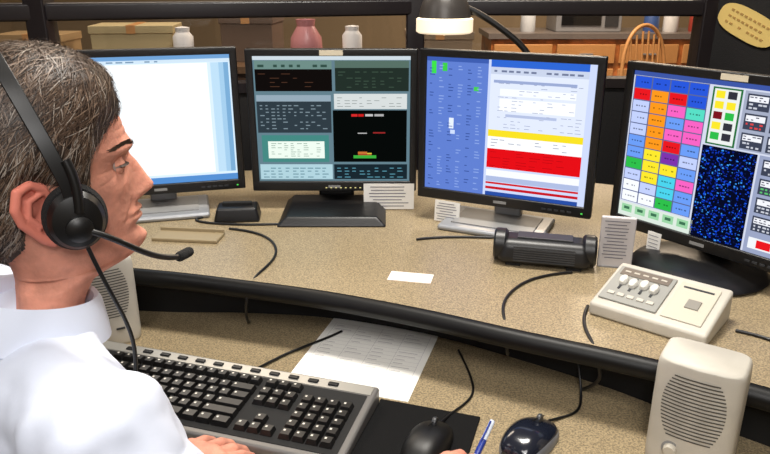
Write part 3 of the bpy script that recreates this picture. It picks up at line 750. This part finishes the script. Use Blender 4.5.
hm=[mat('hair_dark',(46,34,27),.5),mat('hair_mid',(84,65,52),.5),mat('hair_light',(120,99,82),.5),mat('hair_grey',(156,145,134),.5)]
sv=[];sf=[];sm_=[]
cnt=0
HC=Vector((0,-.01,.01))
while cnt<26000:
    dirv=Vector((random.gauss(0,1),random.gauss(0,1),random.gauss(0,1))).normalized()
    loc,nn,ix,ds=bvh.find_nearest(HC+dirv*.14)
    if loc is None: continue
    if hmask(loc)<.0: continue
    if (loc-HC).dot(nn)<0: nn=-nn
    if loc.z>.05: g=Vector((math.copysign(.5,loc.x+.03)+random.gauss(0,.28),-.55+random.gauss(0,.4),-.5+random.gauss(0,.25)))
    else: g=Vector((0,-.65+random.gauss(0,.28),-1+random.gauss(0,.18)))
    if loc.y>.045 and loc.z>.04 and random.random()<.5: g=Vector((.9+random.gauss(0,.3),.35,-.5))
    L=random.uniform(.020,.038)*(1 if loc.z>0 else .5); wd=random.uniform(.0004,.0008); p=loc.copy(); lift=random.uniform(-.0005,.0022); base=len(sv); ok=True
    fly=random.uniform(0,.006) if random.random()<.35 else 0
    st=4
    pw=[]
    for s in range(st+1):
        d=(g-nn*g.dot(nn)).normalized(); side=d.cross(nn)
        wv=wd*(1-.8*s/st); q_=p+nn*(lift+ .0012*math.sin(math.pi*s/st)+fly*s/st)
        pw.append((q_-side*wv,q_+side*wv))
        p=p+d*L/st
        l2,n2,ix,ds=bvh.find_nearest(p)
        if l2 is None: ok=False;break
        if (l2-HC).dot(n2)<0: n2=-n2
        p=l2;nn=n2
        if hmask(p)<-.012: break
    if not ok or len(pw)<3: continue
    for a_,b_ in pw: sv+=[a_,b_]
    gy=.38 if (loc.y<.07 and loc.z<.05) else .12
    rr=random.random(); mi=3 if rr<gy*.6 else (2 if rr<gy+.12 else (1 if rr<.72 else 0))
    for s in range(len(pw)-1): sf.append((base+2*s,base+2*s+1,base+2*s+3,base+2*s+2)); sm_.append(mi)
    cnt+=1
mesh('hair_strands',sv,sf,hm,head,fm=sm_,smooth=True)
for s in (-1,1):
    ex=Vector((s*.030,.0645,-.0015))
    lathe('eye_%d'%(s+1),[(0,-.0118),(.006,-.0102),(.0102,-.006),(.0118,0),(.0102,.006),(.006,.0102),(0,.0118)],mat('eye_white',(170,156,148),.3),head,loc=ex)
    lathe('iris_%d'%(s+1),[(0,0),(.0066,0),(.005,.0010),(0,.0012)],mat('iris',(44,38,34),.2),head,loc=ex+Vector((0,.0106,0)),rot=(math.radians(-90),0,0),n=20)
    lathe('pupil_%d'%(s+1),[(0,0),(.0025,0),(0,.0005)],M_blackm,head,loc=ex+Vector((0,.0119,0)),rot=(math.radians(-90),0,0),n=16)
    v=[];f=[]
    for a_ in range(9):
        for b_ in range(17):
            el=math.radians(8+ a_*9); az=math.radians(-88+b_*11); r_=.0130
            el2=el*math.cos(az*.9)**.5 if a_==0 else el
            v.append((ex.x+r_*math.sin(az)*math.cos(el2),ex.y+r_*math.cos(az)*math.cos(el2),ex.z+r_*math.sin(el2)))
    for a_ in range(8):
        for b_ in range(16): f.append((a_*17+b_,a_*17+b_+1,(a_+1)*17+b_+1,(a_+1)*17+b_))
    mesh('upper_lid_%d'%(s+1),[(x,y,z-.0010) for x,y,z in v],f,M_skin,head,smooth=True)
    mesh('lower_lid_%d'%(s+1),[(x,y,2*ex.z-z-.0010) for x,y,z in v],f,M_skin,head,smooth=True)
    lv=[];lf=[]
    for k in range(13):
        az=math.radians(-70+k*140/12); r_=.0134; el=math.radians(8)
        x=ex.x+r_*math.sin(az)*math.cos(el); y=ex.y+r_*math.cos(az)*math.cos(el); z=ex.z+r_*math.sin(el)-.001
        lv+=[(x,y,z),(x+.004*math.sin(az),y+.003*math.cos(az)+.001,z-.0016)]
    lf=[(2*k,2*k+1,2*k+3,2*k+2) for k in range(12)]
    mesh('eyelashes_%d'%(s+1),lv,lf,hm[0],head)
    bv=[];bf=[]
    for k in range(220):
        t=random.random(); x=s*(.013+.036*t); z=.0160+.005*math.sin(t*2.6)+random.uniform(-.0026,.0026)*(1-.5*t)
        hit=fb.ray_cast(Vector((x,.16,z)),Vector((0,-1,0)))[0]
        hit2=fb.ray_cast(Vector((x+s*.008,.16,z+.001)),Vector((0,-1,0)))[0]
        if hit is None or hit2 is None: continue
        q=len(bv); bv+=[hit+Vector((0,.0006,0)),hit+Vector((0,.0010,.0010)),hit2+Vector((s*.001,.0012,0))]; bf.append((q,q+1,q+2))
    mesh('eyebrow_%d'%(s+1),bv,bf,hm[1],head)
    acc=([],[])
    sx=s*.077
    def E(y,z,o=0): return Vector((sx+s*(o+.004),y-.008,z-.014))
    rim=[E(.004,-.004,0),E(-.002,.014,.004),E(-.014,.022,.010),E(-.026,.018,.016),E(-.031,.002,.019),E(-.028,-.014,.016),E(-.020,-.026,.011),E(-.012,-.036,.006),E(-.004,-.042,.002),E(.002,-.034,0)]
    chain(acc,rim,[.0035,.004,.0045,.005,.005,.0045,.0045,.0055,.006,.0045])
    hull(acc,[(E(-.010,.006,-.004),(.005,.014,.016)),(E(-.014,-.014,-.003),(.005,.012,.018)),(E(-.006,-.034,-.002),(.004,.006,.008))])
    hull(acc,[(E(-.012,.004,-.002),(.004,.008,.016)),(E(-.026,.0,.010),(.004,.004,.016))])
    chain(acc,[E(-.006,.010,.006),E(-.018,.006,.011),E(-.021,-.010,.012),E(-.012,-.022,.008)],[.003,.0035,.0035,.003])
    remeshed('ear_%d'%(s+1),acc,mat('skin_ear',(214,126,108),.6,spec=.3),head,.0016,sm=3)

# ------------------------------------------------------------ headset
hsn=empty('telephone_headset',HLOC,HROT)
M_hs=mat('headset_black',(13,13,14),.4); M_foam=mat('headset_foam',(18,18,19),.95,bump=.5,bscale=400)
band=[]
for k in range(25):
    a=math.radians(-6+192*k/24); ca,sa=math.cos(a),math.sin(a)
    band.append((.107*math.copysign(abs(ca)**.88,ca),.012-.040*max(0,sa),-.004+.143*math.copysign(abs(sa)**.90,sa)))
vv=[];ff=[]
for k,(x,y,z) in enumerate(band):
    t=Vector(band[min(k+1,24)])-Vector(band[max(k-1,0)]); t.normalize(); o_v=Vector((0,1,0)); o_v=(o_v-t*o_v.dot(t)).normalized(); n_=t.cross(o_v).normalized()
    for du,dv in ((-.007,-.002),(.007,-.002),(.007,.002),(-.007,.002)):
        p=Vector((x,y,z))+o_v*du+n_*dv; vv.append(p)
for k in range(24):
    for i in range(4): ff.append((k*4+i,k*4+(i+1)%4,(k+1)*4+(i+1)%4,(k+1)*4+i))
ff+=[(0,1,2,3),(96,99,98,97)]
bev(fixn(mesh('headband',vv,ff,M_hs,hsn,smooth=True)),.001,2)
for s in (-1,1):
    cp=Vector((s*.083,.012,-.032))
    rt=(0,math.radians(90*s),0)
    lathe('cushion_%d'%(s+1),[(0,0),(.022,0),(.028,.003),(.031,.009),(.028,.015),(.020,.017),(0,.017)],M_foam,hsn,loc=cp,rot=rt,sx=1.14,n=36)
    lathe('ear_shell_%d'%(s+1),[(0,.015),(.026,.015),(.027,.020),(.023,.027),(.014,.030),(0,.031)],M_hs,hsn,loc=cp,rot=rt,sx=1.14,n=36)
    tube('yoke_%d'%(s+1),[(s*.106,.013,.03),(s*.111,.020,.006),(s*.112,.015,-.022)],.005,M_hs,hsn)
tube('mic_boom',[(.115,.014,-.038),(.120,.03,-.045),(.118,.055,-.066),(.108,.075,-.085),(.090,.098,-.101),(.078,.112,-.106)],.0032,M_hs,hsn)
lathe('boom_pivot',[(0,0),(.013,0),(.013,.006),(.009,.009),(0,.009)],M_hs,hsn,loc=(.112,.012,-.038),rot=(0,math.radians(90),0))
acc=([],[]); hull(acc,[((.080,.109,-.105),.0058),((.068,.122,-.107),.0058)])
mesh('microphone',acc[0],acc[1],M_foam,hsn,smooth=True)
tube('headset_cord',[(.110,.016,-.060),(.114,.022,-.09),(.116,.03,-.12),(.112,.040,-.16),(.118,.040,-.20),(.12,.02,-.27),(.11,.0,-.36)],.0022,M_hs,hsn)

# ------------------------------------------------------------ office chair
oc=empty('office_chair',(-.475,.61,0),(0,0,hb-math.pi/2))
M_fab=mat('chair_fabric',(34,36,44),.9,bump=.3,bscale=300)
box('seat',(.48,.46,.07),(0,.04,.425),M_fab,oc,bevel=.03,seg=4)
box('backrest',(.42,.06,.34),(0,-.235,.70),M_fab,oc,bevel=.028,seg=4,rot=(math.radians(6),0,0))
tube('back_stem',[(0,-.1,.39),(0,-.22,.40),(0,-.275,.5),(0,-.26,.68)],.018,M_black,oc)
lathe('gas_lift',[(0,.07),(.03,.07),(.03,.25),(.02,.25),(.02,.395),(0,.395)],M_black,oc)
for k in range(5):
    a=2*math.pi*k/5+.3
    tube('base_arm_%d'%k,[(0,0,.09),(.15*math.cos(a),.15*math.sin(a),.085),(.28*math.cos(a),.28*math.sin(a),.065)],.018,M_black,oc)
    lathe('caster_%d'%k,[(0,-.02),(.026,-.02),(.028,0),(.026,.02),(0,.02)],M_black,oc,loc=(.28*math.cos(a),.28*math.sin(a),.028),rot=(math.radians(90),0,a),n=20)

# ------------------------------------------------------------ lights
def area(name,loc,sx,sy,p,c=(1,1,1),rot=(0,0,0)):
    l=bpy.data.lights.new(name,'AREA'); l.shape='RECTANGLE'; l.size=sx; l.size_y=sy; l.energy=p; l.color=c
    o=bpy.data.objects.new(name,l); COL.objects.link(o); o.location=loc; o.rotation_euler=rot; return o
area('ceiling_light_desk',(.15,1.30,2.66),.7,.35,46,(1,.95,.87))
area('rear_fill',(-.2,-.7,2.66),1.2,1.0,38,(1,.97,.93))  # added soft fill behind the camera for camera-facing surfaces, not a real fixture
area('ceiling_light_side',(-2.0,.6,2.66),1.0,1.0,12,(1,.97,.93))
area('kitchen_fill',(1.2,4.6,2.66),1.5,.8,115,(1,.8,.58))  # added warm fill that brightens the room behind the glass, no fixture there
area('credenza_fill',(-1.0,3.1,2.66),1.2,.5,26,(1,.85,.68))  # invented lamp, lifts the credenza and the things on it
fl=bpy.data.lights.new('camera_flash','POINT'); fl.energy=12; fl.shadow_soft_size=.05; fl.color=(1,.98,.96)
fo=bpy.data.objects.new('camera_flash',fl); COL.objects.link(fo); fo.location=(.05,-.15,1.62)
w=bpy.data.worlds.new('world'); S.world=w; w.use_nodes=True; w.node_tree.nodes['Background'].inputs[0].default_value=(.5,.5,.5,1); w.node_tree.nodes['Background'].inputs[1].default_value=.3
